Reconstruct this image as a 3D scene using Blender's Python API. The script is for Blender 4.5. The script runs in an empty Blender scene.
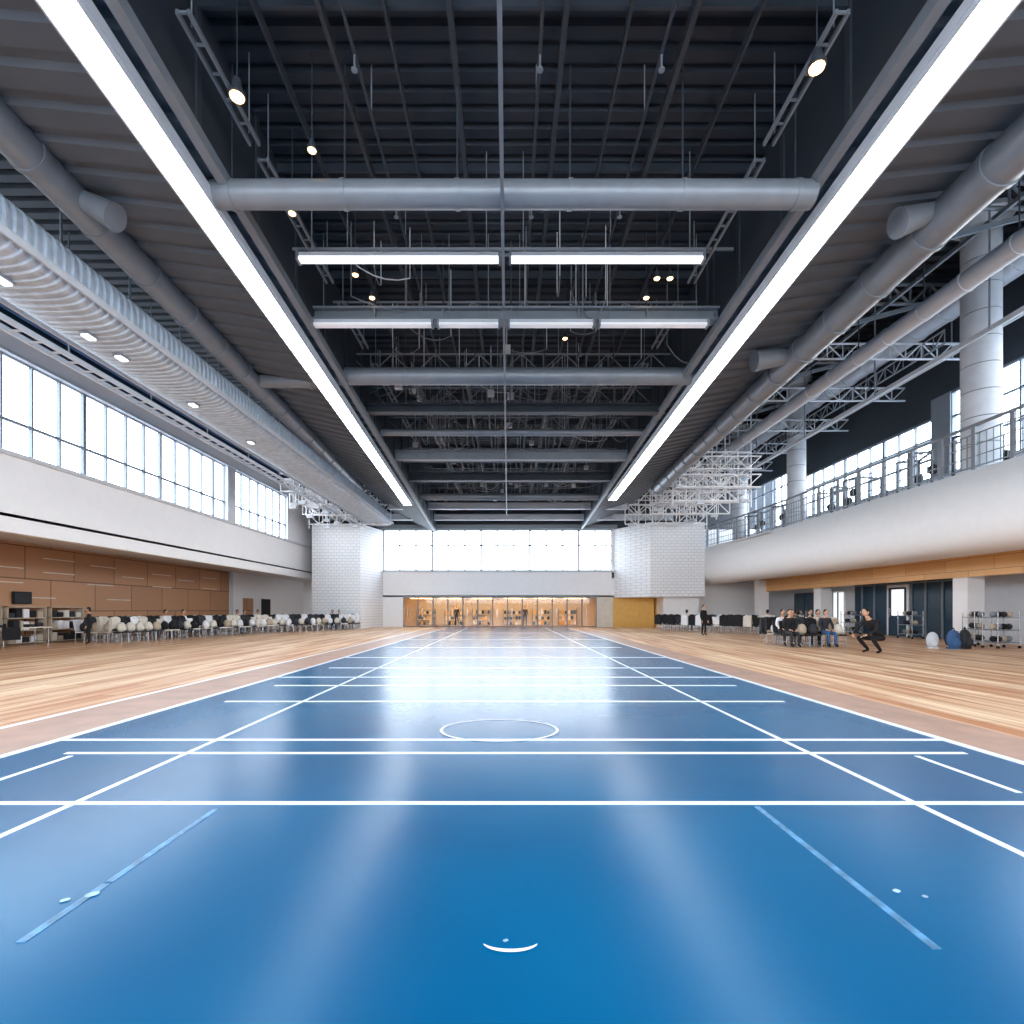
import bpy, math, random
from mathutils import Vector, Matrix
random.seed(4)
scene=bpy.context.scene
try:
    scene.view_settings.view_transform='Standard'
    scene.view_settings.look='None'
except Exception: pass

# ------------------------------------------------------------------ materials
def lin(c):
    return tuple(((v/255)/12.92 if v/255<=0.04045 else ((v/255+0.055)/1.055)**2.4) for v in c)+(1,)
def newmat(name):
    m=bpy.data.materials.new(name); m.use_nodes=True
    nt=m.node_tree; b=nt.nodes['Principled BSDF']; return m,nt,b
def mat(name,c,rough=0.6,metal=0.0,var=0.06,scale=3.0,em=0,spec=0.5,emc=None):
    m,nt,b=newmat(name)
    b.inputs['Roughness'].default_value=rough; b.inputs['Metallic'].default_value=metal
    b.inputs['Specular IOR Level'].default_value=spec
    L=lin(c)
    n=nt.nodes.new('ShaderNodeTexNoise'); n.inputs['Scale'].default_value=scale; n.inputs['Detail'].default_value=2
    tc=nt.nodes.new('ShaderNodeTexCoord'); nt.links.new(tc.outputs['Object'],n.inputs['Vector'])
    r=nt.nodes.new('ShaderNodeValToRGB')
    r.color_ramp.elements[0].position=0.3; r.color_ramp.elements[1].position=0.7
    r.color_ramp.elements[0].color=tuple(v*(1-var) for v in L[:3])+(1,)
    r.color_ramp.elements[1].color=tuple(min(1,v*(1+var)) for v in L[:3])+(1,)
    nt.links.new(n.outputs['Fac'],r.inputs['Fac']); nt.links.new(r.outputs['Color'],b.inputs['Base Color'])
    if em:
        b.inputs['Emission Color'].default_value=lin(emc or c); b.inputs['Emission Strength'].default_value=em
    return m
M={}
M['white']=mat('white_paint',(245,245,246),0.55,var=0.015)
M['ltgrey']=mat('light_grey_paint',(206,210,216),0.5,var=0.03)
M['grey']=mat('grey_steel_paint',(128,135,142),0.45)
M['duct']=mat('galvanised_duct',(130,136,143),0.4,0.2)
M['louvre']=mat('pale_louvre_metal',(190,202,214),0.4,0.15,var=0.14,scale=4)
M['dkgrey']=mat('dark_grey_steel',(58,64,72),0.5)
M['frame']=mat('window_frame',(128,138,148),0.5)
M['deck']=mat('roof_deck',(43,48,56),0.6,var=0.12,scale=1.2)
M['soffit']=mat('soffit_panel',(86,93,101),0.55,var=0.08,scale=1.0)
M['bulk']=mat('bulkhead_panel',(50,56,64),0.6)
M['navy']=mat('navy_wall',(8,44,72),0.6)
M['teal']=mat('teal_cladding',(14,58,80),0.35)
M['black']=mat('black_fabric',(18,19,23),0.8)
M['charcoal']=mat('charcoal_fabric',(46,48,54),0.8)
M['cream']=mat('cream_fabric',(222,214,200),0.8)
M['beige']=mat('beige_fabric',(190,172,150),0.8)
M['whitefab']=mat('white_fabric',(236,236,238),0.8)
M['bluefab']=mat('blue_fabric',(60,95,140),0.8)
M['redfab']=mat('red_fabric',(200,80,60),0.8)
M['skin']=mat('skin',(206,158,130),0.6)
M['hair']=mat('dark_hair',(30,24,22),0.7)
M['mouth']=mat('lips',(160,90,85),0.6)
M['chrome']=mat('chrome_metal',(190,192,196),0.25,0.9)
M['strip']=mat('strip_lamp_diffuser',(255,255,255),0.5,em=19.0,emc=(246,251,255))
M['tube']=mat('tube_lamp_diffuser',(255,255,255),0.5,em=1.4)
M['tube2']=mat('dim_tube_diffuser',(255,255,255),0.5,em=0.2)
M['warm']=mat('warm_lamp_lens',(255,225,180),0.4,em=5.0,emc=(255,206,140))
M['warmpanel']=mat('warm_light_panel',(255,220,160),0.4,em=14,emc=(255,200,116))
M['doorlight']=mat('lit_doorway_panel',(255,250,240),0.4,em=.9,emc=(235,242,250))
M['ochre']=mat('ochre_panel',(228,178,92),0.5)
M['line']=mat('court_line_paint',(244,248,252),0.35,var=0.02)
M['line2']=mat('worn_line_paint',(84,138,176),0.35,var=0.4,scale=14)
M['scuff']=mat('scuffed_tape',(170,200,222),0.4,var=0.3,scale=20)
M['brownband']=mat('brown_runoff',(186,146,124),0.4,var=0.15,scale=2)
M['concrete']=mat('concrete',(204,207,211),0.7,var=0.08,scale=2)
M['paving']=mat('pale_paving',(200,202,205),0.7)

def glass():
    m,nt,b=newmat('window_glass')
    out=[n for n in nt.nodes if n.type=='OUTPUT_MATERIAL'][0]
    t=nt.nodes.new('ShaderNodeBsdfTransparent'); t.inputs['Color'].default_value=(0.93,0.97,1,1)
    g=nt.nodes.new('ShaderNodeBsdfGlossy'); g.inputs['Roughness'].default_value=0.05
    mx=nt.nodes.new('ShaderNodeMixShader'); mx.inputs[0].default_value=0.06
    nt.links.new(t.outputs[0],mx.inputs[1]); nt.links.new(g.outputs[0],mx.inputs[2]); nt.links.new(mx.outputs[0],out.inputs['Surface'])
    return m
M['glass']=glass()

def wood_floor():
    m,nt,b=newmat('maple_floor')
    g=nt.nodes.new('ShaderNodeNewGeometry'); s=nt.nodes.new('ShaderNodeSeparateXYZ'); nt.links.new(g.outputs['Position'],s.inputs[0])
    c=nt.nodes.new('ShaderNodeCombineXYZ'); nt.links.new(s.outputs['Y'],c.inputs['X']); nt.links.new(s.outputs['X'],c.inputs['Y'])
    br=nt.nodes.new('ShaderNodeTexBrick'); nt.links.new(c.outputs[0],br.inputs['Vector'])
    br.inputs['Scale'].default_value=1.0; br.inputs['Brick Width'].default_value=3.2; br.inputs['Row Height'].default_value=0.28
    br.inputs['Mortar Size'].default_value=0.014; br.inputs['Color1'].default_value=lin((255,216,172)); br.inputs['Color2'].default_value=lin((200,134,86))
    br.inputs['Mortar'].default_value=lin((144,88,54)); br.offset=0.37
    mp=nt.nodes.new('ShaderNodeMapping'); mp.inputs['Scale'].default_value=(0.16,3.0,1); nt.links.new(c.outputs[0],mp.inputs['Vector'])
    n=nt.nodes.new('ShaderNodeTexNoise'); n.inputs['Scale'].default_value=1.0; n.inputs['Detail'].default_value=5; nt.links.new(mp.outputs[0],n.inputs['Vector'])
    r=nt.nodes.new('ShaderNodeValToRGB'); r.color_ramp.elements[0].position=0.43; r.color_ramp.elements[1].position=0.57
    r.color_ramp.elements[0].color=lin((196,128,82)); r.color_ramp.elements[1].color=lin((255,226,190))
    nt.links.new(n.outputs['Fac'],r.inputs['Fac'])
    mx=nt.nodes.new('ShaderNodeMixRGB'); mx.inputs[0].default_value=0.5
    nt.links.new(br.outputs['Color'],mx.inputs[1]); nt.links.new(r.outputs['Color'],mx.inputs[2]); nt.links.new(mx.outputs[0],b.inputs['Base Color'])
    b.inputs['Roughness'].default_value=0.42; b.inputs['Specular IOR Level'].default_value=0.3
    return m
M['woodfloor']=wood_floor()
def court():
    m,nt,b=newmat('blue_court_vinyl')
    g=nt.nodes.new('ShaderNodeNewGeometry')
    n=nt.nodes.new('ShaderNodeTexNoise'); n.inputs['Scale'].default_value=0.35; n.inputs['Detail'].default_value=3; nt.links.new(g.outputs['Position'],n.inputs['Vector'])
    r=nt.nodes.new('ShaderNodeValToRGB'); r.color_ramp.elements[0].position=0.35; r.color_ramp.elements[1].position=0.68
    r.color_ramp.elements[0].color=lin((0,82,126)); r.color_ramp.elements[1].color=lin((0,100,144))
    nt.links.new(n.outputs['Fac'],r.inputs['Fac']); nt.links.new(r.outputs['Color'],b.inputs['Base Color'])
    n2=nt.nodes.new('ShaderNodeTexNoise'); n2.inputs['Scale'].default_value=220; nt.links.new(g.outputs['Position'],n2.inputs['Vector'])
    bp=nt.nodes.new('ShaderNodeBump'); bp.inputs['Strength'].default_value=0.06; bp.inputs['Distance'].default_value=0.002
    nt.links.new(n2.outputs['Fac'],bp.inputs['Height']); nt.links.new(bp.outputs[0],b.inputs['Normal'])
    b.inputs['Roughness'].default_value=0.25; b.inputs['Specular IOR Level'].default_value=0.22
    b.inputs['Specular Tint'].default_value=(0.4,0.85,1,1)
    return m
M['court']=court()
def bricky(name,c1,c2,cm,w,h,mort,rough=0.6):
    m,nt,b=newmat(name)
    g=nt.nodes.new('ShaderNodeNewGeometry'); s=nt.nodes.new('ShaderNodeSeparateXYZ'); nt.links.new(g.outputs['Position'],s.inputs[0])
    ad=nt.nodes.new('ShaderNodeMath'); ad.operation='ADD'; nt.links.new(s.outputs['X'],ad.inputs[0]); nt.links.new(s.outputs['Y'],ad.inputs[1])
    c=nt.nodes.new('ShaderNodeCombineXYZ'); nt.links.new(ad.outputs[0],c.inputs['X']); nt.links.new(s.outputs['Z'],c.inputs['Y'])
    br=nt.nodes.new('ShaderNodeTexBrick'); nt.links.new(c.outputs[0],br.inputs['Vector']); br.inputs['Scale'].default_value=1
    br.inputs['Brick Width'].default_value=w; br.inputs['Row Height'].default_value=h; br.inputs['Mortar Size'].default_value=mort
    br.inputs['Color1'].default_value=lin(c1); br.inputs['Color2'].default_value=lin(c2); br.inputs['Mortar'].default_value=lin(cm)
    nt.links.new(br.outputs['Color'],b.inputs['Base Color']); b.inputs['Roughness'].default_value=rough
    return m
M['brick']=bricky('white_block',(249,249,250),(244,245,247),(214,218,222),0.42,0.22,0.02)
M['woodwall']=bricky('brown_wood_panel',(192,142,102),(172,124,88),(110,76,54),2.4,1.35,0.025,0.5)
M['woodfascia']=bricky('oak_fascia',(232,180,118),(218,164,104),(170,124,80),2.2,0.5,0.012,0.45)

# ------------------------------------------------------------------ mesh builder
class MB:
    def __init__(s): s.v=[];s.f=[];s.mi=[];s.sm=[];s.mats=[];s.T=Matrix.Identity(4)
    def m(s,k):
        if k not in s.mats: s.mats.append(k)
        return s.mats.index(k)
    def add(s,vs,fs,k,smooth=False):
        o=len(s.v); s.v+= [tuple(s.T@Vector(p)) for p in vs]; i=s.m(k)
        for f in fs: s.f.append(tuple(a+o for a in f)); s.mi.append(i); s.sm.append(smooth)
    def box(s,x0,x1,y0,y1,z0,z1,k):
        vs=[(x0,y0,z0),(x1,y0,z0),(x1,y1,z0),(x0,y1,z0),(x0,y0,z1),(x1,y0,z1),(x1,y1,z1),(x0,y1,z1)]
        s.add(vs,[(0,3,2,1),(4,5,6,7),(0,1,5,4),(1,2,6,5),(2,3,7,6),(3,0,4,7)],k)
    def beam(s,p0,p1,w,h,k):
        p0=Vector(p0);p1=Vector(p1);d=(p1-p0).normalized()
        up=Vector((0,0,1)) if abs(d.z)<0.95 else Vector((0,1,0))
        a=d.cross(up).normalized()*w/2; b=a.cross(d).normalized()*h/2
        vs=[p0-a-b,p0+a-b,p0+a+b,p0-a+b,p1-a-b,p1+a-b,p1+a+b,p1-a+b]
        s.add(vs,[(0,3,2,1),(4,5,6,7),(0,1,5,4),(1,2,6,5),(2,3,7,6),(3,0,4,7)],k)
    def cyl(s,p0,p1,r0,k,r1=None,n=16,caps=True):
        if r1 is None:r1=r0
        p0=Vector(p0);p1=Vector(p1);d=(p1-p0).normalized()
        up=Vector((0,0,1)) if abs(d.z)<0.95 else Vector((0,1,0))
        a=d.cross(up).normalized(); b=a.cross(d).normalized()
        vs=[];
        for p,r in((p0,r0),(p1,r1)):
            for i in range(n):
                t=2*math.pi*i/n; vs.append(p+a*math.cos(t)*r+b*math.sin(t)*r)
        fs=[(i,(i+1)%n,(i+1)%n+n,i+n) for i in range(n)]
        s.add(vs,fs,k,True)
        if caps: s.add(vs[:n],[tuple(range(n-1,-1,-1))],k); s.add(vs[n:],[tuple(range(n))],k)
    def tube(s,pts,rs,k,n=8,caps=True):
        for i in range(len(pts)-1):
            s.cyl(pts[i],pts[i+1],rs[i],k,rs[i+1],n,caps)
    def ball(s,c,r,k,n=12,m=8,fn=None):
        vs=[];fs=[]
        for j in range(m+1):
            ph=math.pi*j/m
            for i in range(n):
                t=2*math.pi*i/n
                vs.append(Vector((c[0]+r[0]*math.sin(ph)*math.cos(t),c[1]+r[1]*math.sin(ph)*math.sin(t),c[2]+r[2]*math.cos(ph))))
        for j in range(m):
            for i in range(n): fs.append((j*n+i,(j+1)*n+i,(j+1)*n+(i+1)%n,j*n+(i+1)%n))
        s.add(vs,fs,k,True)
    def ribbed(s,A0,A1,B0,B1,period,amp,k):
        A0,A1,B0,B1=map(Vector,(A0,A1,B0,B1)); L=(A1-A0).length; n=int(L/period)
        prof=[(0,0),(0.55,0),(0.65,amp),(0.9,amp)]
        vs=[];fs=[]
        for i in range(n):
            for t,z in prof:
                u=(i+t)/n
                vs.append(A0.lerp(A1,u)+Vector((0,0,z))); vs.append(B0.lerp(B1,u)+Vector((0,0,z)))
        vs.append(A1);vs.append(B1)
        for i in range(len(vs)//2-1): fs.append((2*i,2*i+1,2*i+3,2*i+2))
        s.add(vs,fs,k)
    def mesh(s,name):
        me=bpy.data.meshes.new(name); me.from_pydata(s.v,[],s.f)
        for k in s.mats: me.materials.append(M[k])
        me.polygons.foreach_set('material_index',s.mi); me.polygons.foreach_set('use_smooth',s.sm); me.update(); return me
    def obj(s,name,loc=(0,0,0),rz=0):
        o=bpy.data.objects.new(name,s.mesh(name)); scene.collection.objects.link(o); o.location=loc; o.rotation_euler=(0,0,rz); return o

# ------------------------------------------------------------------ camera
cam=bpy.data.cameras.new('camera'); co=bpy.data.objects.new('camera',cam); scene.collection.objects.link(co)
co.location=(0,0,1.4); co.rotation_euler=(math.radians(90),0,0)
cam.sensor_width=36; cam.lens=18; cam.shift_y=98/1024; cam.shift_x=4/1024; cam.clip_end=500
scene.camera=co

# ------------------------------------------------------------------ world
w=bpy.data.worlds.new('sky'); scene.world=w; w.use_nodes=True
nt=w.node_tree; bg=nt.nodes['Background']
tc=nt.nodes.new('ShaderNodeTexCoord'); sp=nt.nodes.new('ShaderNodeSeparateXYZ'); nt.links.new(tc.outputs['Generated'],sp.inputs[0])
r=nt.nodes.new('ShaderNodeValToRGB'); r.color_ramp.elements[0].position=0.0; r.color_ramp.elements[1].position=0.6
r.color_ramp.elements[0].color=lin((252,252,254)); r.color_ramp.elements[1].color=lin((214,232,250))
nt.links.new(sp.outputs['Z'],r.inputs['Fac']); nt.links.new(r.outputs[0],bg.inputs['Color']); bg.inputs['Strength'].default_value=10.0
def portal(name,loc,rot,sx,sy):
    l=bpy.data.lights.new(name,'AREA'); l.shape='RECTANGLE'; l.size=sx; l.size_y=sy; l.cycles.is_portal=True
    o=bpy.data.objects.new(name,l); scene.collection.objects.link(o); o.location=loc; o.rotation_euler=rot
R=math.radians
portal('daylight_portal',(-15.85,16,7.85),(0,R(-90),0),3.1,44)
portal('daylight_portal',(19.35,18,9.05),(0,R(90),0),3.6,48)
portal('daylight_portal',(-.9,42.35,6.3),(R(-90),0,0),18.8,3.4)
portal('daylight_portal',(0,-6.35,6.5),(R(90),0,0),29,8)  # serves the unseen glazing added behind the camera as frontal fill

# ------------------------------------------------------------------ floor & court
b=MB(); b.box(-20.3,21.3,-6.3,50.3,-0.3,0,'woodfloor'); b.obj('floor')
b=MB()
b.box(-4.78,4.65,-5.9,41,0.001,0.008,'court')
b.box(-5.95,-4.86,-5.9,41,0.001,0.006,'brownband'); b.box(4.73,5.6,-5.9,41,0.001,0.006,'brownband')
def ln(x0,x1,y0,y1,k='line',z=.011): b.box(x0,x1,y0,y1,0.0075,z,k)
b.box(-4.86,-4.76,-5.9,41,0.0075,0.0125,'line'); b.box(4.63,4.73,-5.9,41,0.0075,0.0125,'line')
b.box(-6.03,-5.93,-5.9,41,0.001,0.009,'line')
ln(-3.145,-3.095,-5.9,40,z=.0125); ln(2.905,2.955,-5.9,40,z=.0125)
for y,h,x0,x1 in((3.69,.03,-4.76,4.63),(4.98,.03,-4.3,4.45),(5.49,.035,-4.76,4.63),(7.79,.045,-4.3,4.2),(9.43,.05,-4.3,4.2),(10.6,.05,-4.76,4.63),(12.3,.06,-4.3,4.2),(15.0,.07,-4.76,4.63),(19.0,.08,-4.3,4.2),(24,.09,-4.76,4.63),(31,.1,-4.76,4.63)):
    ln(x0,x1,y-h,y+h)
ln(-4.19,-4.14,3.75,4.88); ln(3.87,3.92,3.9,4.88)
ln(-2.06,-2.02,2.14,2.6,'line2'); ln(-2.06,-2.02,2.62,3.57,'line2'); ln(1.74,1.78,2.1,3.62,'line2')
vs=[];fs=[];n=72
for i in range(n):
    t=2*math.pi*i/n
    for r_ in (1,0.95): vs.append((-0.1+0.69*r_*math.cos(t),5.95+0.55*r_*math.sin(t),0.0132))
for i in range(n): j=(i+1)%n; fs.append((2*i,2*i+1,2*j+1,2*j))
b.add(vs,fs,'line')
vs=[];fs=[];n=16
for i in range(n+1):
    u=i/n; t=math.pi*(1.12+0.76*u); wd=0.016*math.sin(math.pi*u)+0.002
    for r_ in(0.12-wd,0.12+wd): vs.append((0.01+r_*math.cos(t),2.155+r_*0.55*math.sin(t),0.0112))
for i in range(n): fs.append((2*i,2*i+1,2*i+3,2*i+2))
b.add(vs,fs,'line')
for x,y,r_ in((-2.03,2.5,.03),(-2.12,2.45,.02),(-0.01,2.15,.012),(1.92,2.53,.02),(2.02,2.48,.015)):
    n=12; b.add([(x+r_*math.cos(2*math.pi*i/n),y+r_*.8*math.sin(2*math.pi*i/n)*(1+.3*math.sin(i)),0.0132) for i in range(n)],[tuple(range(n))],'scuff')
b.obj('sports_court')

# ------------------------------------------------------------------ window maker
def window_x(name,X,y0,y1,z0,z1,step,transoms,thick=0.08,k='frame',group=3):
    b=MB(); n=max(1,round((y1-y0)/step)); st=(y1-y0)/n
    for i in range(n+1):
        t=thick*(1.6 if i%group==0 else 0.8); y=y0+i*st
        b.box(X-.06,X+.06,max(y0,y-t/2),min(y1,y+t/2),z0,z1,k)
    for z in [z0+thick/2,z1-thick/2]+transoms: b.box(X-.05,X+.05,y0,y1,z-thick/2,z+thick/2,k)
    b.add([(X,y0,z0),(X,y1,z0),(X,y1,z1),(X,y0,z1)],[(0,1,2,3)],'glass')
    return b.obj(name)
def window_y(name,Y,x0,x1,z0,z1,step,transoms,thick=0.1,k='frame',group=3):
    b=MB(); n=max(1,round((x1-x0)/step)); st=(x1-x0)/n
    for i in range(n+1):
        t=thick*(1.6 if i%group==0 else 0.8); x=x0+i*st
        b.box(max(x0,x-t/2),min(x1,x+t/2),Y-.06,Y+.06,z0,z1,k)
    for z in [z0+thick/2,z1-thick/2]+transoms: b.box(x0,x1,Y-.05,Y+.05,z-thick/2,z+thick/2,k)
    b.add([(x0,Y,z0),(x1,Y,z0),(x1,Y,z1),(x0,Y,z1)],[(0,1,2,3)],'glass')
    return b.obj(name)

# ------------------------------------------------------------------ left wall (upper, windows)
b=MB()
b.box(-15.8,-15.5,-6,42,3.82,6.2,'white')
b.box(-15.62,-15.35,-6,42,6.2,6.32,'ltgrey')
b.box(-15.8,-15.5,-6,42,9.4,10.05,'white')
b.box(-15.6,-15.4,-6,42,9.36,9.46,'ltgrey')
b.box(-15.8,-15.5,-6,42,10.05,11.2,'navy')
b.box(-15.8,-15.42,28.2,29.0,6.3,9.4,'ltgrey')
b.box(-15.8,-15.5,36,42,6.2,9.4,'white')
b.add([(-15.8,-6,3.82),(-15.8,50,3.82),(-20,50,4.16),(-20,-6,4.16)],[(0,1,2,3)],'ltgrey')
b.obj('wall_left')
window_x('window_1',-15.65,-6,28.2,6.32,9.4,1.05,[7.35],group=4)
window_x('window_2',-15.65,29,36,6.32,9.4,1.0,[7.35])
b=MB()
b.box(-20.3,-20,-6,37,0,4.3,'woodwall'); b.box(-20.3,-20,37,50,0,4.3,'white')
b.box(-20.02,-19.86,36.7,37.0,0,4.1,'ltgrey')
for y,z in ((17,3.5),(19.5,3.1),(19.5,2.5),(22,3.6),(22,3.0),(24.3,2.6),(24.5,3.5),(26.5,3.1),(28.8,3.4),(28.8,2.7),(31,3.2),(33.5,3.5),(33.5,2.8),(21,1.9),(25.5,1.9)):
    b.box(-20,-19.97,y,y+1.6,z,z+.04,'cream')
for y in (38.6,41.5): b.box(-20,-19.95,y,y+1.5,0,2.3,'woodwall' if y<40 else 'black')
b.obj('wall_left_lower')
b=MB(); b.box(-20,-19.9,-6,36.7,0,0.12,'dkgrey'); b.obj('baseboard_left')
# ------------------------------------------------------------------ back wall
b=MB()
b.box(-10.9,8.9,42,42.3,2.47,4.6,'white'); b.box(-10.9,8.9,41.8,42.0,4.5,4.62,'ltgrey')
b.box(-15.8,9.2,42,42.3,8.0,11.2,'bulk')
b.box(-10.7,8.9,41.7,42,8.0,8.35,'grey')
b.box(-15.8,-10.25,42,42.3,2.5,8.0,'white')
b.box(8.5,22,42,42.3,4,8.0,'white'); b.box(9.2,22,42,42.3,8.0,15.2,'bulk')
b.box(14.7,21.3,42,42.3,0,4,'white')
b.box(-20.3,-14.7,50,50.3,0,4.3,'white'); b.box(-15,-14.74,42,50,0,4.3,'white')
b.box(-11.5,12.1,47,47.3,0,2.6,'cream'); b.box(-11.6,-11.4,42,47,0,2.6,'ochre'); b.box(12.0,12.2,42,47,0,2.6,'ochre')
b.box(-11.5,12.1,42,47.3,2.5,2.6,'cream')
b.obj('wall_back')
window_y('window_3',42.1,-10.25,8.5,4.6,8.0,1.34,[6.7])
b=MB()
for x0,x1,k in((-11.5,-10.3,'ochre'),(-10.3,-8.6,'white'),(7.3,8.6,'cream'),(8.6,12.1,'ochre')): b.box(x0,x1,42.0,42.25,0,2.5,k)
b.obj('wall_entrance')
b=MB()
n=13
for i in range(n+1):
    x=-8.6+15.9*i/n; b.box(x-.05,x+.05,42.02,42.16,0,2.47,'frame')
    if i<n and i%3!=2: b.box(x+.35,x+.38,41.95,42.02,0.8,1.5,'chrome')
b.box(-8.6,7.3,42.02,42.16,2.37,2.47,'frame'); b.box(-8.6,7.3,42.02,42.16,0,.1,'frame')
b.add([(-8.6,42.09,0),(7.3,42.09,0),(7.3,42.09,2.4),(-8.6,42.09,2.4)],[(0,1,2,3)],'glass')
b.obj('door_1')
b=MB()
for x in (-7.5,-5,-2.2,.6,3.2,5.8): b.box(x-.9,x+.9,44.0,44.6,2.38,2.48,'warmpanel')
b.obj('ceiling_light_panel')
b=MB()
for x in (-7.4,-4.9,-2.4,.4,3,5.4):
    b.box(x-.8,x+.8,46.2,46.6,0,.08,'grey')
    for z in (.5,1.0,1.5): b.box(x-.8,x+.8,46.2,46.6,z,z+.04,'cream')
    for e in (-.82,.8): b.box(x+e,x+e+.03,46.2,46.6,0,1.55,'grey')
    for z in (.08,.54,1.04):
        for q in range(6):
            k=random.choice(['beige','bluefab','cream','whitefab','charcoal','ochre']); h=random.uniform(.2,.36)
            b.box(x-.75+q*.26,x-.75+q*.26+.19,46.25,46.5,z,z+h,k)
b.obj('merchandise_shelving')
b=MB()
def prism(poly,z0,z1,k):
    n=len(poly); vs=[(x,y,z0) for x,y in poly]+[(x,y,z1) for x,y in poly]
    b.add(vs,[tuple(range(n-1,-1,-1)),tuple(range(n,2*n))]+[(i,(i+1)%n,(i+1)%n+n,i+n) for i in range(n)],k)
prism([(-14.74,38.5),(-11.1,38.5),(-10.25,42),(-14.74,42)],0,7.9,'brick'); b.obj('wall_block_left')
b=MB(); prism([(10.7,38.5),(14.8,38.5),(14.8,42),(8.7,42)],2.4,8.0,'brick'); prism([(11.9,39.2),(14.6,39.2),(14.6,42),(12.2,42)],0,2.4,'white'); b.obj('wall_block_right')

# ------------------------------------------------------------------ front wall behind camera; unseen glazing added to light beams and soffits
b=MB(); b.box(-20.3,21.3,-6.3,-6,0,2.5,'ltgrey'); b.box(-20.3,21.3,-6.3,-6,10.5,15.2,'ltgrey')
b.box(-20.3,-14.5,-6.3,-6,2.5,10.5,'ltgrey'); b.box(14.5,21.3,-6.3,-6,2.5,10.5,'ltgrey'); b.obj('wall_front')
window_y('added_fill_window',-6.15,-14.5,14.5,2.5,10.5,1.8,[5.2,7.8],group=2)
# ------------------------------------------------------------------ right side
b=MB()
b.box(21,21.3,-6,23.6,0,3.7,'ltgrey'); b.box(21,21.3,23.6,31,0,3.7,'teal'); b.box(21,21.3,31,42,0,3.7,'ltgrey')
for y in (23.7,24.7,25.7,26.6,28.3,29.3,30.3): b.box(20.93,21,y-.04,y+.04,0,3.5,'frame'); 
b.box(20.93,21,23.7,31,2.78,2.84,'frame')
b.obj('wall_right_lower')
b=MB(); 
b.box(20.88,20.95,26.7,28.2,0,2.75,'white'); b.box(20.84,20.88,26.85,28.05,0,2.6,'teal'); b.box(20.8,20.84,27.9,27.96,1,1.5,'chrome'); b.box(20.82,20.85,26.95,27.8,1.1,2.5,'doorlight')
b.obj('door_2')
b=MB()
b.box(20.9,21.0,31.8,33.8,0,2.6,'white'); b.box(20.86,20.9,31.9,32.8,0,2.5,'doorlight'); b.box(20.86,20.9,32.85,33.7,0,2.5,'ltgrey')
b.box(20.84,20.86,33.0,33.6,1.2,2.2,'navy'); b.box(20.82,20.86,32.3,32.4,0,2.5,'frame'); b.obj('door_3')
b=MB(); b.box(20.9,21,34.6,37.4,0,2.6,'dkgrey'); b.box(20.86,20.9,34.75,35.95,0.1,2.5,'teal'); b.box(20.86,20.9,36.05,37.25,0.1,2.5,'teal'); b.obj('door_4')
path=[(15.6,-6),(15.6,8),(15.6,20),(15.6,29),(15.5,32),(15.25,34.5),(14.9,36.8),(14.8,38.5),(14.8,42)]
prof=[(0.35,5.95),(0.35,6.1),(0,6.1),(0,4.3),(0.06,3.95),(0.22,3.68),(0.5,3.5),(0.9,3.42),(1.4,3.42),(3.4,3.62)]
b=MB(); vs=[];fs=[]; P=len(prof)
for x,y in path:
    for dx,z in prof: vs.append((x+dx,y,z))
for i in range(len(path)-1):
    for j in range(P-1): fs.append((i*P+j,(i+1)*P+j,(i+1)*P+j+1,i*P+j+1))
b.add(vs,fs,'white',True)
b.box(16.2,21,-6,42,5.7,5.95,'concrete'); b.box(18.8,21,-6,42,3.6,5.7,'ltgrey')
b.add([(15.2,30,5.95),(17,30,5.95),(17,42,5.95),(14.95,42,5.95)],[(0,1,2,3)],'concrete')
b.add([(15.7,-6,5.94),(17,-6,5.94),(17,31,5.94),(15.7,31,5.94)],[(0,1,2,3)],'concrete')
b.obj('balcony')
b=MB(); b.box(18.75,18.95,-6,39,2.75,3.66,'woodfascia'); b.obj('trim_1')
b=MB()
def seg(p,q,st):
    p=Vector(p);q=Vector(q);L=(q-p).length;n=max(1,int(L/st));return [p.lerp(q,i/n) for i in range(n)]
pp=[(x+.18,y) for x,y in path]
for i in range(len(pp)-1):
    p=(*pp[i],6.1);q=(*pp[i+1],6.1)
    for z,rr in((7.65,.06),(7.35,.025),(6.98,.02),(6.6,.02),(6.25,.025)):
        b.cyl((p[0],p[1],z),(q[0],q[1],z),rr,'grey',n=8)
    for v in seg(p,q,1.3): b.box(v.x-.04,v.x+.04,v.y-.07,v.y+.07,6.08,7.66,'grey')
    for v in seg(p,q,.24): b.cyl((v.x,v.y,6.2),(v.x,v.y,7.37),.02,'grey',n=5,caps=False)
b.obj('balcony_railing')
b=MB()
b.box(19,19.3,-6,42,5.95,7.3,'ltgrey'); b.box(19,19.3,-6,42,10.8,15.2,'bulk')
b.box(19,19.3,22,23,7.3,10.8,'grey'); b.box(19,19.3,23,33,10.0,10.8,'bulk'); b.box(19,19.3,33,34.5,7.3,10.8,'grey')
b.obj('wall_right')
window_x('window_4',19.12,-6,22,7.3,10.8,1.5,[8.5,9.7]); window_x('window_5',19.12,23,33,7.3,10.0,1.0,[8.2,9.1]); window_x('window_6',19.12,34.5,42,7.3,10.8,1.33,[8.7,10.0])
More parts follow.
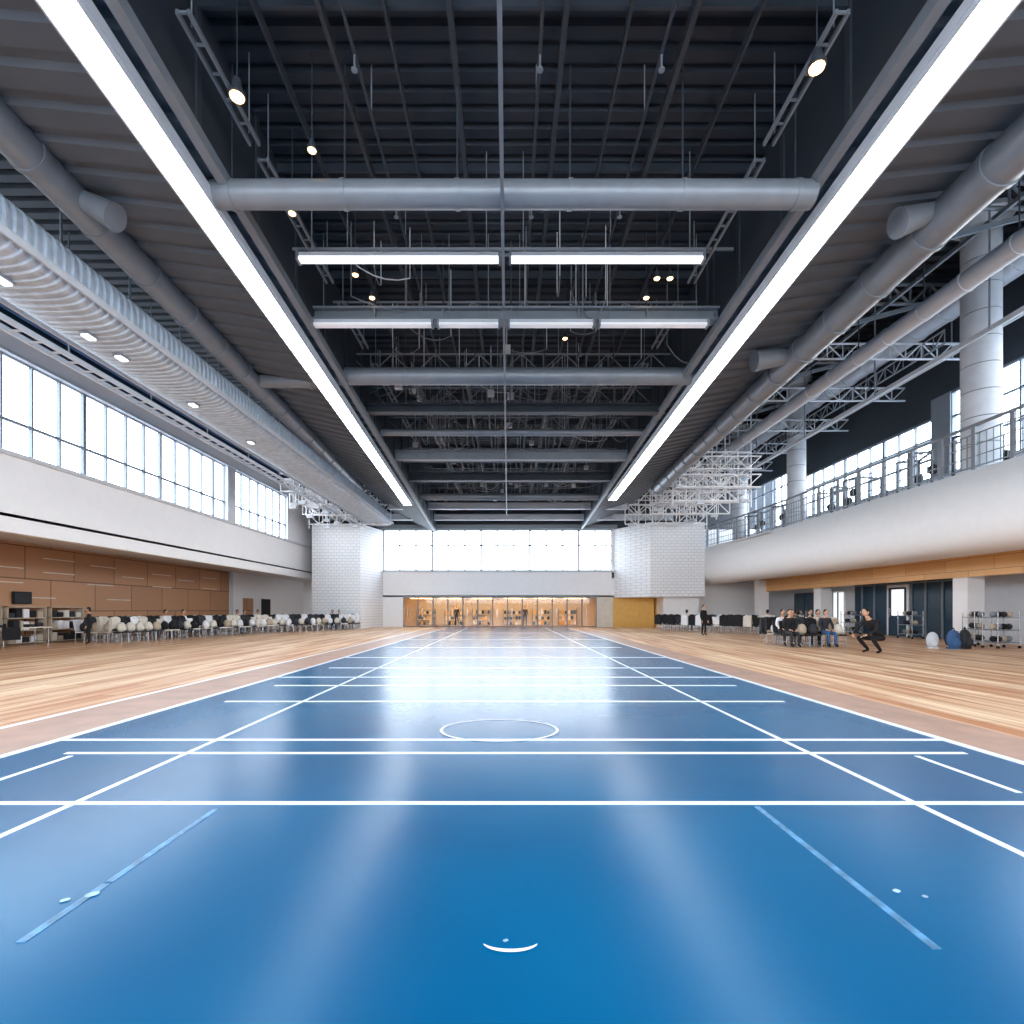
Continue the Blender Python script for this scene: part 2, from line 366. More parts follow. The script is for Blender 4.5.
def column(x,y,z0,z1,r,name='round_column'):
    b=MB(); z=z0; b.cyl((x,y,z0),(x,y,z0+.25),r*1.15,'concrete',n=28); z=z0+.25
    while z<z1-1.2:
        b.cyl((x,y,z),(x,y,z+.86),r,'concrete',n=28); b.cyl((x,y,z+.86),(x,y,z+.9),r*.96,'grey',n=28); z+=.9
    b.cyl((x,y,z),(x,y,z1-.45),r,'concrete',n=28); b.cyl((x,y,z1-.45),(x,y,z1-.15),r,'concrete',r*1.5,n=28); b.cyl((x,y,z1-.15),(x,y,z1),r*1.6,'concrete',n=28)
    b.obj(name)
column(16.35,17.7,5.95,14.95,.55); column(16.9,30,5.95,14.95,.5); column(17.2,38,5.95,14.95,.5)
b=MB()
b.box(18.85,19.55,21,21.7,0,3.6,'white'); b.box(18.8,19.6,20.95,21.75,0,.15,'ltgrey')
b.obj('square_pillar')
b2=b.mesh('square_pillar')
for X,y in((.2,10.2),(-.6,16.2)):
    o=bpy.data.objects.new('square_pillar',b2); scene.collection.objects.link(o); o.location=(X,y,0)
def rack(x,y,rz):
    b=MB()
    for sx in(-.7,.7):
        for sy in(-.4,.4): b.box(sx-.04,sx+.04,sy-.04,sy+.04,0,2.1,'dkgrey')
        b.box(sx-.04,sx+.04,-.4,.4,2.02,2.1,'dkgrey'); b.box(sx-.04,sx+.04,-.4,.4,0,.06,'dkgrey')
    b.box(-.7,.7,-.44,-.36,2.02,2.1,'dkgrey'); b.cyl((-.95,-.4,1.3),(.95,-.4,1.3),.02,'chrome',n=8)
    for sx in(-.85,-.78,.78,.85): b.cyl((sx-.025,-.4,1.3),(sx+.025,-.4,1.3),.2,'black',n=18)
    b.box(-.15,.15,-.2,.9,.4,.48,'redfab'); b.box(-.04,.04,0,.08,0,.4,'dkgrey'); b.box(-.04,.04,.7,.78,0,.4,'dkgrey')
    b.obj('weight_rack',(x,y,5.95),rz)
for x,y,a in((17.9,19.5,.3),(17.6,22.2,1.2),(18,26,.1),(17.9,28.3,1.5),(17.8,33,.5),(17.0,35.5,1.3)): rack(x,y,a)

# ------------------------------------------------------------------ ceiling
b=MB()
b.ribbed((-15.8,-6,11),(-15.8,42.3,11),(9,-6,11),(9,42.3,11),0.36,0.10,'deck')
b.ribbed((9,-6,15),(9,42.3,15),(19.3,-6,15),(19.3,42.3,15),0.5,0.12,'deck')
b.box(8.9,9.05,-6,42.3,10.95,15.15,'bulk')
b.box(-20.3,-15.5,-6,50,4.3,4.4,'bulk'); b.box(18.8,21.3,-6,42.3,5.95,6.0,'concrete')
b.obj('ceiling')
def light_line(side):
    a=Vector((-5.3,6.06,8.6)) if side<0 else Vector((5.8,6.06,8.62)); c=Vector((-6.05,31,7.76)) if side<0 else Vector((6.3,31,8.06))
    return a,c
def at(side,y,dx=0,dz=0):
    a,c=light_line(side); t=(y-a.y)/(c.y-a.y); p=a.lerp(c,t); return Vector((p.x-side*dx,p.y,p.z+dz))
for side,nm in((-1,'ceiling_bulkhead'),(1,'ceiling_bulkhead')):
    b=MB(); dx=.5
    o0=(-8.3*1 if side<0 else 8.3,-6,9.2); o1=(-9.2 if side<0 else 9.3,42,9.2)
    i0=at(side,-6,dx,.28); i1=at(side,42,dx,.28)
    b.ribbed(i0,i1,o0,o1,0.6,0.07,'soffit')
    b.add([i0,i1,(i1.x,42,11),(i0.x,-6,11)],[(0,1,2,3)],'bulk')
    b.add([o0,o1,(o1[0],42,11),(o0[0],-6,11)],[(0,1,2,3)],'bulk')
    for k in range(0,24):
        y=-4+k*2; p=at(side,y,dx,.28); b.box(p.x-.04,p.x+.04,y-.06,y+.06,p.z,11,'dkgrey')
    b.beam(i0,i1,.16,.2,'grey')
    b.obj(nm)
    b=MB(); s0=at(side,1.0); s1=at(side,31)
    b.beam(s0+Vector((0,0,.1)),s1+Vector((0,0,.1)),.54,.16,'ltgrey')
    for e in (-.24,.24): b.beam(s0+Vector((e,0,.0)),s1+Vector((e,0,.0)),.03,.1,'ltgrey')
    b.beam(s0+Vector((0,0,0)),s1+Vector((0,0,0)),.44,.04,'strip')
    for k in range(7):
        p=at(side,2+k*4.6); b.beam(p+Vector((0,0,.15)),p+Vector((0,0,.3)),.05,.05,'grey')
    b.obj('linear_strip_light')

def hbeam(y,k='dkgrey',r=.25,z=8.7,kind='pipe',x0=-5.15,x1=5.35):
    b=MB()
    if kind=='pipe':
        b.cyl((x0,y,z),(x1,y,z),r,k,n=20)
        for i in range(6):
            x=x0+.3+(x1-x0-.6)*i/5; b.cyl((x-.04,y,z),(x+.04,y,z),r*1.07,k,n=20); b.cyl((x,y,z+r),(x,y,10.98),.018,'dkgrey',n=6)
    else:
        b.box(x0,x1,y-.16,y+.16,z-.03,z+.03,k); b.box(x0,x1,y-.025,y+.025,z,z+r*2,k); b.box(x0,x1,y-.16,y+.16,z+r*2-.03,z+r*2+.03,k)
        for i in range(7):
            x=x0+.4+(x1-x0-.8)*i/6; b.box(x-.02,x+.02,y-.14,y+.14,z,z+r*2,k); b.cyl((x,y,z+r*2),(x,y,10.98),.018,'dkgrey',n=6)
    b.obj('roof_beam')
hbeam(9.0,'duct',.22)
hbeam(13.3,'grey',.14,8.9,'i',-5.6,5.75); hbeam(16.1,'duct',.26,8.75,'pipe',-5.7,5.8)
hbeam(18.7,'dkgrey',.14,8.6,'i',-5.75,5.9); hbeam(21.2,'duct',.14,8.75,'pipe',-5.8,5.9); hbeam(24.2,'grey',.2,8.5,'i',-5.9,6)
hbeam(28.5,'dkgrey',.2,8.6,'i',-6,6.1); hbeam(33,'duct',.22,8.7,'pipe',-6.2,6.3); hbeam(36.5,'ltgrey',.2,8.6,'i',-8.5,8.5); hbeam(40.3,'ltgrey',.2,8.5,'i',-14,13)
def litbar(y,z,segs,k='tube'):
    b=MB()
    for x0,x1 in segs:
        b.box(x0,x1,y-.07,y+.07,z,z+.12,'ltgrey'); b.box(x0+.03,x1-.03,y-.085,y+.085,z-.03,z+.025,k); b.box(x0,x0+.05,y-.1,y+.1,z-.06,z+.14,'grey'); b.box(x1-.05,x1,y-.1,y+.1,z-.06,z+.14,'grey')
        for x in (x0+.3,x1-.3): b.cyl((x,y,z+.1),(x,y,10.98),.012,'grey',n=5)
    b.obj('tube_light')
litbar(10.7,8.72,[(-4.4,-.15),(.02,4.1)]); litbar(13.05,8.66,[(-5.0,-1.9),(-1.8,-.2),(0,2.2),(2.3,5.1)],'tube2')
b=MB(); b.box(-4.5,4.2,10.9,10.94,8.95,9.0,'grey'); b.box(-5,5.2,13.9,13.95,9.3,9.4,'grey'); b.box(-5,5.2,7,7.05,10.2,10.26,'grey'); b.box(-5,5.2,11.8,11.84,9.7,9.76,'grey'); b.obj('support_rail')
b=MB(); b.box(-.13,-.07,-6,38,8.42,8.56,'grey')
for k in range(14): b.cyl((-.1,-3+k*3,8.55),(-.1,-3+k*3,10.98),.015,'grey',n=5)
b.obj('ceiling_rail')
b=MB()
for x,w_ in((-3.9,.04),(-2.9,.07),(-1.9,.04),(-.9,.09),(.9,.09),(1.9,.04),(2.9,.09),(3.9,.04)): b.box(x-w_/2,x+w_/2,-6,41.9,10.62,10.8,'dkgrey')
for y in (2,5,8,11,14.5,17.5,20,23,26,30,34,38): b.box(-5,5.3,y-.03,y+.03,10.8,10.98,'dkgrey')
b.obj('roof_purlins')
for sx in (-4.45,4.58):
    for y0,y1 in((7,9.0),(9.3,12.8),(13.6,16),(17,20.5),(22,26)):
        b=MB(); b.box(sx-.1,sx-.06,y0,y1,9.55,9.62,'grey'); b.box(sx+.06,sx+.1,y0,y1,9.55,9.62,'grey')
        y=y0
        while y<y1: b.box(sx-.08,sx+.08,y,y+.03,9.57,9.6,'grey'); y+=.4
        for y in (y0+.2,y1-.2): b.cyl((sx,y,9.6),(sx,y,10.98),.012,'grey',n=5)
        b.obj('cable_ladder')
random.seed(33); b=MB()
for k in range(100):
    y=random.uniform(12,38); x=random.uniform(-4.7,4.7); L=random.uniform(.8,2.6)*(1 if y>16 else .6); ang=random.choice([0,0,math.pi/2,.5,2.4]); dx=math.cos(ang)*L;dy=math.sin(ang)*L
    sag=random.uniform(.05,.4); z=random.uniform(9.1,10.3)
    pts=[(x+dx*t,y+dy*t,z-sag*4*t*(1-t)) for t in (0,.2,.4,.6,.8,1)]; b.tube(pts,[.015]*6,random.choice(['grey','ltgrey','duct']),5,False)
    for p in (pts[0],pts[-1]): b.cyl(p,(p[0],p[1],10.98),.014,random.choice(['grey','ltgrey']),n=5,caps=False)
    if k%3==0 and y>16: b.box(x-.12,x+.12,y-.1,y+.1,z-.1,z+.1,'ltgrey')
b.obj('hanging_cables')
b=MB()
for x in(-2.4,.5,2.4):
    b.cyl((x,-5,10.1),(x,41,10.1),.03,'dkgrey',n=8)
    for k in range(15):
        y=-4+3*k; b.cyl((x,y,9.85),(x,y,10.1),.015,'grey',n=6); b.cyl((x,y,9.83),(x,y,9.85),.05,'grey',n=10); b.cyl((x,y+1,10.1),(x,y+1,10.98),.012,'grey',n=5)
b.obj('sprinkler_pipes')
def lattice(p,q,h,k='grey',r=.03,n=None,name='roof_truss',b=None):
    own=b is None
    if own:b=MB()
    p=Vector(p);q=Vector(q);L=(q-p).length;n=n or int(L/h)
    up=Vector((0,0,h)); b.cyl(p,q,r*1.4,k,n=6); b.cyl(p+up,q+up,r*1.4,k,n=6)
    for i in range(n):
        a=p.lerp(q,i/n);c=p.lerp(q,(i+1)/n)
        b.cyl(a,c+up,r,k,n=5,caps=False) if i%2 else b.cyl(a+up,c,r,k,n=5,caps=False)
        b.cyl(a,a+up,r*.8,k,n=5,caps=False)
    if own:b.obj(name)
for y,z in((14.8,9.6),(17.4,9.4),(19.8,9.3),(22.6,9.2),(26.3,9.0),(30.5,9.0),(34.8,9.0)): lattice((-5.4,y,z),(5.6,y,z),.7,'grey',.022)
for x in(-3.4,-1.5,1.6,3.3): lattice((x,18,9.6),(x,38,9.6),.5,'grey',.022)
for x,y in((-4.17,7.88),(4.5,7.46),(-3.37,8.8),(-3.6,12.07),(-3.44,12.96),(3.55,12.2),(3.5,12.96),(3.86,12.2),(1.66,14.9),(-4.3,10.2)):
    b=MB(); z=9.3; s=.9 if y<8 else .6
    b.cyl((0,0,z+.3*s),(0,0,10.98),.012,'dkgrey',n=6); b.cyl((0,0,z+.05),(0,0,z+.3*s),.11*s,'dkgrey',.06*s,n=16); b.cyl((0,0,z),(0,0,z+.05),.14*s,'dkgrey',n=16); b.ball((0,0,z),(.12*s,.12*s,.06*s),'warm'); b.obj('pendant_spotlight',(x,y,0))
# ------------------------------------------------------------------ long ducts
def duct(p,q,r,k='duct',step=1.5,ztop=11):
    b=MB(); p=Vector(p);q=Vector(q);b.cyl(p,q,r,k,n=24);L=(q-p).length;d=(q-p)/L;n=int(L/step)
    for i in range(n+1):
        a=p+d*(i*step); b.cyl(a-d*.05,a+d*.05,r*1.08,k,n=24)
        if i%2==0: b.cyl(a+Vector((0,0,r)),(a.x,a.y,ztop-.05),.02,'dkgrey',n=5)
    return b
b=duct((-7.3,-5,9.08),(-9.05,31,8.75),.3)
b.cyl((-7.95,9.4,9.0),(-7.2,9.4,8.6),.16,'duct',.24); b.cyl((-8.3,16.8,8.9),(-6.3,16.8,8.9),.2,'duct'); b.cyl((-6.5,16.8,8.9),(-6.4,16.8,8.9),.24,'duct')
b.obj('ventilation_duct')
b=duct((7.6,-5,8.75),(9.1,31,8.8),.36)
b.cyl((8.1,9.6,8.9),(7.3,9.6,8.65),.16,'duct',.26); b.cyl((8.6,15,8.9),(7.2,15,8.7),.2,'duct',.3); b.obj('ventilation_duct')
b=duct((17.5,-5,13.35),(17.7,41,13.6),.5,'ltgrey',ztop=15); b.obj('ventilation_duct')
b=duct((12.9,-5,10.55),(13.1,38,10.9),.28,'ltgrey',ztop=15); b.obj('ventilation_duct')
b=MB();n=32; y=-5.5; pr=[(0,1.0),(.10,1.0),(.12,1.05),(.17,1.05)]
vs=[];fs=[];cnt=0
while y<38.5:
    for o,rr in pr:
        for i in range(n):
            t=2*math.pi*i/n; c_,s_=math.cos(t),math.sin(t)
            vs.append((-9.6+.9*rr*math.copysign(abs(c_)**.6,c_),y+o,8.22+.5*rr*math.copysign(abs(s_)**.6,s_)))
        cnt+=1
    y+=.2
for j in range(cnt-1):
    for i in range(n): fs.append((j*n+i,j*n+(i+1)%n,(j+1)*n+(i+1)%n,(j+1)*n+i))
fs.append(tuple(range(n))); fs.append(tuple(range((cnt-1)*n,cnt*n)))
b.add(vs,fs,'louvre')
for x in (-8.62,-10.6): b.beam((x,-5.5,7.9),(x,38.5,7.9),.05,.14,'ltgrey')
for k in range(22):
    y=-5+2*k; b.cyl((-9.6,y,8.7),(-9.6,y,10.98),.03,'grey',n=6)
b.obj('louvred_duct_casing')
b=MB()
for x,z in((-10.95,7.75),(-11.35,7.75)): b.beam((x,-6,z),(x,40,z),.06,.12,'ltgrey')
for k in range(92): b.box(-11.35,-10.95,-5.9+.5*k,-5.86+.5*k,7.72,7.76,'ltgrey')
for k in range(16): b.cyl((-11.15,-5+3*k,7.78),(-11.15,-5+3*k,10.98),.02,'grey',n=5)
b.obj('cable_tray')
b=MB()
for y in (9.6,11.6,12.6,15.5,19): b.box(-9.68,-9.52,y,y+.24,7.62,7.69,'tube'); b.box(-9.72,-9.48,y-.03,y+.27,7.66,7.7,'grey')
b.obj('glowing_bars')  # small emissive bars with grey backing under the duct casing
b=MB()
for x,z,rr in((-12.3,9.4,.2),(-14.6,10.3,.14)): b.cyl((x,-6,z),(x,41.9,z),rr,'bluefab' if x<-12 else 'grey',n=12)
for k in range(12):
    y=-3+k*3.7
    for x,z in((-12.3,9.4),(-14.6,10.3)): b.cyl((x,y,z),(x,y,10.98),.02,'grey',n=5)
b.obj('service_pipes')
for y in (6,11,16,21,26,31,36,40):
    b=MB(); lattice((9.1,y,13.95),(18.95,y,13.95),.8,'grey',.05,b=b); b.beam((9.1,y,14.87),(18.95,y,14.87),.25,.2,'dkgrey'); b.beam((9.2,y,11.8),(16.9,y,13.9),.1,.16,'grey'); b.obj('roof_truss')
for x in (10.5,12.2,14.2,15.4,18.5):
    b=MB(); b.beam((x,-6,13.8),(x,41.9,13.8),.1,.14,'grey'); b.obj('roof_purlin')
b=MB(); b.beam((15.0,-6,10.2),(15.2,41.9,10.2),.1,.16,'ltgrey'); b.beam((18.2,-6,11.9),(18.2,41.9,11.9),.1,.16,'ltgrey')
for k in range(10):
    b.cyl((15.05,-4+k*5,10.2),(15.05,-4+k*5,14.98),.03,'grey',n=6); b.cyl((18.2,-4+k*5,11.9),(18.2,-4+k*5,14.98),.03,'grey',n=6)
b.obj('suspended_rail')
b=MB()
for y in (20,24,28,32,36): lattice((10,y,11.2),(18.6,y,11.2),.6,'ltgrey',.03,b=b)
for x in (11.5,14,16.2): lattice((x,19,11.3),(x,37,11.3),.5,'grey',.025,b=b)
for y in (20,28,36):
    for x in (10.2,18.4): b.cyl((x,y,11.8),(x,y,14.98),.02,'grey',n=5)
b.obj('lighting_truss_grid')
random.seed(21)
for x0,x1,y,zt in((-14.6,-8.6,37.6,11),(8.6,14.6,37.6,11),(-13.4,-10.8,34,11),(9.3,14.5,33.5,15),(-13,-10.8,30.5,11),(9.5,14,29.5,15)):
    b=MB()
    for z in (7.7,8.4,9.1,9.8): lattice((x0,y,z),(x1,y,z),.7,'white',.035,b=b)
    lattice((x0,y-1.2,8.2),(x1,y-1.2,8.2),.7,'white',.03,b=b); lattice((x0,y-1.2,9.2),(x1,y-1.2,9.2),.7,'white',.03,b=b)
    for k in range(7):
        x=x0+(x1-x0)*k/6; b.cyl((x,y,7.3+random.random()*.5),(x,y,zt-.05),.04,'white',n=6); b.cyl((x,y-1.2,8.2),(x,y,8.4),.03,'white',n=5)
    for k in range(12):
        x=random.uniform(x0,x1-.6); z=random.uniform(7.3,9.6); b.box(x,x+.4,y-.5,y-.25,z,z+.18,'ltgrey'); b.cyl((x+.2,y-.37,z),(x+.2,y-.37,z+1.2),.02,'white',n=5)
    b.obj('rigging_truss')

# ------------------------------------------------------------------ people
def seg_dist(p,a,b):
    ab=b-a;t=max(0,min(1,(p-a).dot(ab)/max(1e-9,ab.length_squared)));return (p-(a+ab*t)).length
def person_mesh(name,J,top,pants,hair='hair',shoe='black',tilt=0,sleeve=None):
    sleeve=sleeve or top
    R=dict(pelvis=(.13,.11),waist=(.125,.1),chest=(.15,.11),neckb=(.07,.07),neck=(.052,.052),headb=(.05,.05),
      sh=(.072,.07),el=(.048,.046),wr=(.03,.026),palm=(.034,.018),hip=(.09,.09),kn=(.062,.064),an=(.042,.045),heel=(.045,.04),toe=(.04,.03))
    V=[];rad=[];idx={}
    def add(k,p,r): idx[k]=len(V);V.append(Vector(p));rad.append(r)
    for k in('pelvis','waist','chest','neckb','neck','headb'): add(k,J[k],R[k])
    E=[('pelvis','waist'),('waist','chest'),('chest','neckb'),('neckb','neck'),('neck','headb')]
    for s in (-1,1):
        t='L' if s>0 else 'R'
        for k in('sh','el','wr','palm','hip','kn','an','toe'):
            p=J[k+t] if k+t in J else (J[k][0]*s,J[k][1],J[k][2])
            add(k+t,p,R[k])
        E+=[('chest','sh'+t),('sh'+t,'el'+t),('el'+t,'wr'+t),('wr'+t,'palm'+t),('pelvis','hip'+t),('hip'+t,'kn'+t),('kn'+t,'an'+t),('an'+t,'toe'+t)]
    me=bpy.data.meshes.new(name+'_skel'); me.from_pydata(V,[(idx[a],idx[c]) for a,c in E],[])
    o=bpy.data.objects.new(name+'_skel',me); scene.collection.objects.link(o)
    sk=o.modifiers.new('s','SKIN'); sk.use_smooth_shade=True
    o.modifiers.new('ss','SUBSURF').levels=1
    for i,rr in enumerate(rad): me.skin_vertices[0].data[i].radius=rr
    me.skin_vertices[0].data[0].use_root=True
    bpy.context.view_layer.update(); dg=bpy.context.evaluated_depsgraph_get()
    em=bpy.data.meshes.new_from_object(o.evaluated_get(dg)); bpy.data.objects.remove(o)
    b=MB(); segs=[(V[idx[a]],V[idx[c]],a,c) for a,c in E]
    vs=[v.co.copy() for v in em.vertices]
    for pl in em.polygons:
        c=Vector(pl.center);best=min(segs,key=lambda s:seg_dist(c,s[0],s[1])); a,d=best[2],best[3]
        if d in('neck','headb'):k='skin'
        elif d[:4]=='palm':k='skin'
        elif d[:2] in('el','wr'):k=sleeve
        elif d[:2]=='to':k=shoe
        elif d[:3] in('hip',) or d[:2] in('kn','an'):k=pants
        else:k=top
        b.f.append(tuple(pl.vertices));b.mi.append(b.m(k));b.sm.append(True)
    b.v=[tuple(v) for v in vs]
    H=Vector(J['headb'])+Vector((0,-.02,.10))
    b.T=Matrix.Translation(H)@Matrix.Rotation(tilt,4,'X')
    b.ball((0,0,0),(.074,.092,.112),'skin',16,12); b.ball((0,-.012,-.06),(.055,.07,.055),'skin',12,8)
    b.ball((0,.018,.022),(.083,.092,.106),hair,16,10); b.ball((0,.05,-.02),(.075,.06,.085),hair,12,8)
    b.cyl((0,-.085,.015),(0,-.108,-.02),.008,'skin',.016,8); 
    for s in(-1,1):
        b.ball((s*.03,-.082,.008),(.013,.01,.008),'whitefab',8,6); b.ball((s*.03,-.09,.008),(.006,.005,.006),'black',8,6); b.ball((s*.078,.0,-.005),(.012,.02,.03),'skin',8,6)
        b.beam((s*.018,-.09,.028),(s*.045,-.082,.028),.006,.006,hair)
    b.beam((-.022,-.09,-.055),(.022,-.09,-.055),.01,.01,'mouth')
    b.T=Matrix.Identity(4)
    for s in(-1,1):
        t='L' if s>0 else 'R'
        wr=V[idx['wr'+t]];pa=V[idx['palm'+t]];d=(pa-wr).normalized(); side=d.cross(Vector(J.get('palmn',(0,-1,0)))).normalized()
        nrm=side.cross(d).normalized()
        for i,(off,l) in enumerate(((-.03,.062),(-.01,.075),(.01,.07),(.03,.055))):
            a=pa+side*off*.9; c=a+d*l*.5+side*off*.1; e=c+(d*.8-nrm*.6).normalized()*l*.35; g=e+(d*.4-nrm*.9).normalized()*l*.25
            b.tube([a-d*.01,c,e,g],[.009,.0085,.0075,.006],'skin',6)
        th=side*(-s); a=wr.lerp(pa,.45)+th*.02; b.tube([a,a+th*.025+d*.03,a+th*.03+d*.055],[.011,.0095,.007],'skin',6)
    me=b.mesh(name); bpy.data.meshes.remove(em); return me
SIT=dict(pelvis=(0,.02,.55),waist=(0,.04,.72),chest=(0,0,.96),neckb=(0,-.01,1.1),neck=(0,-.02,1.16),headb=(0,-.03,1.21),
 sh=(.17,0,1.05),el=(.25,-.06,.8),wr=(.13,-.28,.66),palm=(.09,-.35,.64),hip=(.1,-.04,.54),kn=(.13,-.44,.53),an=(.13,-.42,.1),toe=(.14,-.57,.045),palmn=(0,0,1))
STAND=dict(pelvis=(0,0,.95),waist=(0,0,1.1),chest=(0,0,1.33),neckb=(0,0,1.46),neck=(0,0,1.52),headb=(0,-.01,1.57),
 sh=(.17,0,1.41),el=(.23,.02,1.13),wr=(.24,-.08,.88),palm=(.24,-.11,.8),hip=(.1,0,.9),kn=(.11,-.03,.5),an=(.12,.02,.1),toe=(.13,-.13,.045),palmn=(0,-1,0))
CROUCH=dict(pelvis=(0,.27,.46),waist=(0,.19,.62),chest=(0,-.02,.86),neckb=(0,-.12,1.0),neck=(0,-.16,1.06),headb=(0,-.2,1.11),
 sh=(.18,-.03,.96),el=(.27,-.2,.7),wr=(.18,-.42,.56),palm=(.13,-.48,.53),hip=(.11,.22,.45),kn=(.19,-.25,.47),an=(.16,.1,.1),toe=(.19,-.08,.045),palmn=(0,0,1))
sit=[person_mesh('spectator_a',SIT,'whitefab','charcoal'),person_mesh('spectator_b',SIT,'black','charcoal'),person_mesh('spectator_c',SIT,'cream','black'),person_mesh('spectator_d',SIT,'charcoal','bluefab')]
def place(me,name,x,y,rz,sc=1,z=0):
    o=bpy.data.objects.new(name,me);scene.collection.objects.link(o);o.location=(x,y,z);o.rotation_euler=(0,0,rz);o.scale=(sc,)*3;return o
cr=person_mesh('crouching_man',CROUCH,'black','black',tilt=.15)
o=place(cr,'crouching_man',11.65,16.4,math.radians(-75),1.1); o.scale=(1.3,1.15,1.1)
st1=person_mesh('standing_person',STAND,'black','black'); st2=person_mesh('standing_person_b',STAND,'charcoal','bluefab')
place(st1,'standing_person',10.7,28,.5,.95); place(st1,'standing_person',-17.1,20.9,-1.0,.85)
place(st2,'standing_person',1.5,45,0,1); place(st1,'standing_person',-4.5,44.9,.4,1)
# ------------------------------------------------------------------ chairs with coats and bags
def chair(b,x,y,rz,k,jacket=None,load=None):
    b.T=Matrix.Translation((x,y,0))@Matrix.Rotation(rz,4,'Z')
    b.box(-.22,.22,-.22,.2,.42,.47,k)
    b.add([(-.22,.18,.5),(.22,.18,.5),(.22,.28,.98),(-.22,.28,.98),(-.22,.22,.5),(.22,.22,.5),(.22,.32,.98),(-.22,.32,.98)],[(0,1,2,3),(7,6,5,4),(0,3,7,4),(1,5,6,2),(3,2,6,7),(0,4,5,1)],k)
    for sx in(-.2,.2):
        b.cyl((sx,-.2,0),(sx,-.18,.43),.014,'chrome',n=6); b.cyl((sx,.22,0),(sx,.2,.5),.014,'chrome',n=6); b.cyl((sx,-.2,.2),(sx,.22,.2),.009,'chrome',n=5)
    if jacket:
        b.add([(-.25,.34,.4),(.24,.36,.44),(.23,.34,1.02),(-.23,.34,1.06),(-.25,.14,.6),(.24,.15,.64),(.23,.22,1.06),(-.24,.22,1.1)],[(0,1,2,3),(3,2,6,7),(7,6,5,4),(0,3,7,4),(1,5,6,2)],jacket)
        b.ball((.02,.26,1.05),(.17,.12,.08),jacket,8,5)
    if load:
        b.ball((0,-.02,.47+.19),(.19,.15,.22),load,10,6); b.ball((.03,-.14,.6),(.1,.06,.1),load,8,5); b.tube([(-.05,0,.84),(0,0,.93),(.05,0,.84)],[.012]*3,'black',5)
    b.T=Matrix.Identity(4)
def row(name,pts,rows,gap,seed,psit,off=.85,cols=('cream','charcoal','whitefab','charcoal','black','cream'),jks=(None,'black','whitefab','charcoal','cream','black')):
    random.seed(seed); b=MB(); ppl=[]
    for r_ in range(rows):
        for i in range(len(pts)-1):
            p=Vector((*pts[i],0));q=Vector((*pts[i+1],0));d=(q-p).normalized();nrm=Vector((-d.y,d.x,0));n=int((q-p).length/gap)
            for j in range(n):
                c=p+d*(j*gap+.3)+nrm*(r_*off); rz=math.atan2(-nrm.y,-nrm.x)+math.pi/2
                k=random.choice(cols); jk=random.choice(jks); ld=random.choice(['black','beige','whitefab','charcoal','cream'])
                if random.random()<psit: ppl.append((c.x,c.y,rz)); jk=None; ld=None
                chair(b,c.x,c.y,rz+random.uniform(-.12,.12),k,jk,ld)
    b.obj(name)
    for x,y,rz in ppl: place(random.choice(sit),'seated_spectator',x,y,rz+random.uniform(-.1,.1),1)
row('spectator_chairs',[(-16.6,21.6),(-15.9,26.5),(-14.4,32.0),(-12.2,35.6),(-10.4,36.8)],4,.46,3,.05,.6)
row('spectator_chairs',[(10.4,19.5),(12.7,19.5)],4,.46,8,.2,.5,('black','charcoal','beige'),('black','charcoal','beige','black'))
row('spectator_chairs',[(16.6,28.5),(13.4,32.5),(10.6,36.0)],2,.5,11,.1,.7,('charcoal','black','beige','whitefab'))
def table(x,y,rz,seed):
    random.seed(seed); b=MB(); b.box(-.9,.9,-.38,.38,.71,.75,'cream')
    for sx in(-.8,.8):
        for sy in(-.3,.3): b.cyl((sx,sy,0),(sx,sy,.72),.02,'chrome',n=8)
        b.cyl((sx,-.3,.2),(sx,.3,.2),.012,'chrome',n=6)
    b.box(-.92,-.3,-.4,-.385,.3,.76,'black')
    for i in range(6):
        xx=-.8+i*.28; h=random.uniform(.08,.35); k=random.choice(['charcoal','beige','whitefab','black','bluefab'])
        if i%2: b.cyl((xx,0,.75),(xx,0,.75+h),.06,k,.045,12)
        else: b.box(xx-.1,xx+.1,-.15,.12,.75,.75+h,k)
    b.obj('folding_table',(x,y,0),rz)
table(-18.4,19.3,1.45,1);table(-18.5,17.2,1.55,5)
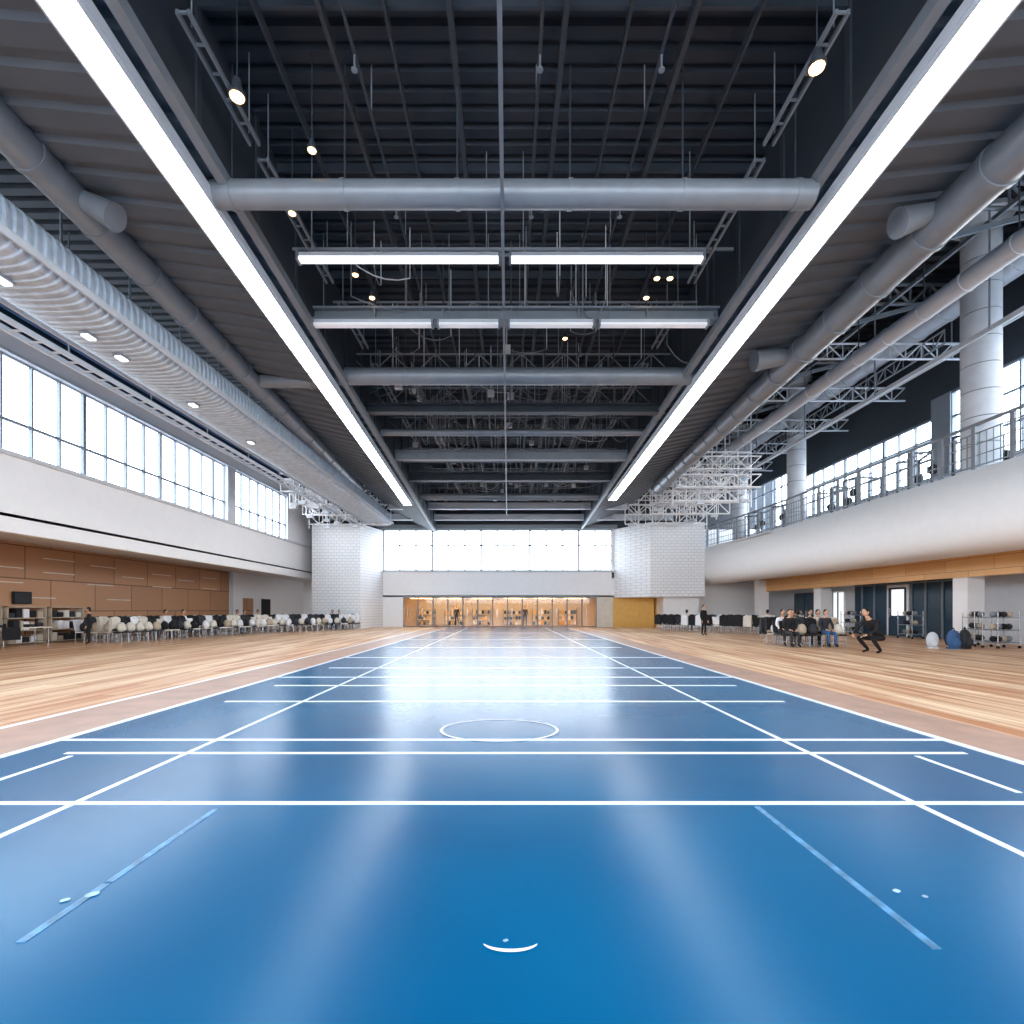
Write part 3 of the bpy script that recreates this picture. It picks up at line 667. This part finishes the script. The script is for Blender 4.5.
# open storage shelves against the timber wall
b=MB()
for y in (18.0,19.9,21.8):
    for z in (.05,.55,1.05,1.5): b.box(-19.88,-19.45,y,y+1.7,z,z+.04,'beige')
    for e in (0,1.66): b.box(-19.88,-19.45,y+e,y+e+.04,0,1.54,'beige')
    for z in (.09,.59,1.09):
        for q in range(5):
            k=random.choice(['black','charcoal','whitefab','beige','cream']); h=random.uniform(.18,.38); b.box(-19.8,-19.5,y+.1+q*.31,y+.34+q*.31,z,z+h,k)
b.obj('storage_shelving')
b=MB(); b.box(-19.97,-19.9,20.6,21.4,1.65,2.15,'black'); b.box(-19.9,-19.88,20.65,21.35,1.7,2.1,'charcoal'); b.box(-20,-19.97,20.9,21.1,1.8,2.0,'grey'); b.obj('wall_screen')
def bag(x,y,k,s=1,rz=0):
    b=MB(); b.ball((0,0,.3),(.2,.14,.3),k,14,10); b.ball((0,-.12,.2),(.14,.08,.15),k,12,8); b.box(-.15,.15,-.1,.1,0,.06,k)
    for sx in(-.1,.1): b.tube([(sx,.12,.12),(sx,.2,.3),(sx,.12,.52)],[.02,.02,.02],'charcoal')
    b.tube([(-.04,0,.6),(0,0,.66),(.04,0,.6)],[.012]*3,'black'); o=b.obj('backpack',(x,y,0),rz); o.scale=(s,s,s)
bag(16.0,18.4,'bluefab',1.15); bag(16.5,18.5,'charcoal',1.2,.4); bag(15.5,18.7,'ltgrey',1.0,-.3)
def trolley(x,y,rz):
    b=MB()
    for sx in(-.5,.5):
        for sy in(-.25,.25): b.cyl((sx,sy,.1),(sx,sy,1.35),.02,'chrome',n=8); b.cyl((sx-.02,sy,.05),(sx+.02,sy,.05),.05,'black',n=12)
    for z in(.2,.65,1.1): b.box(-.52,.52,-.27,.27,z,z+.03,'grey')
    for z in(.23,.68,1.13):
        for i in range(4): b.ball((-.36+i*.24,0,z+.11),(.11,.11,.11),['black','charcoal','beige','grey'][(i+int(z*3))%4],12,8)
    b.obj('ball_trolley',(x,y,0),rz)
trolley(18.1,18.8,.2); trolley(18.3,20.0,1.2); trolley(17.2,30.5,.5); trolley(19.8,25.2,1.5); trolley(19.8,29.6,1.5)
b=MB(); b.box(-90,-22,-60,120,-.6,-.5,'paving'); b.box(22.5,90,-60,120,-.6,-.5,'paving'); b.box(-22,22.5,51,120,-.6,-.5,'paving'); b.box(-22,22.5,-60,-7,-.6,-.5,'paving'); b.obj('ground_outside')
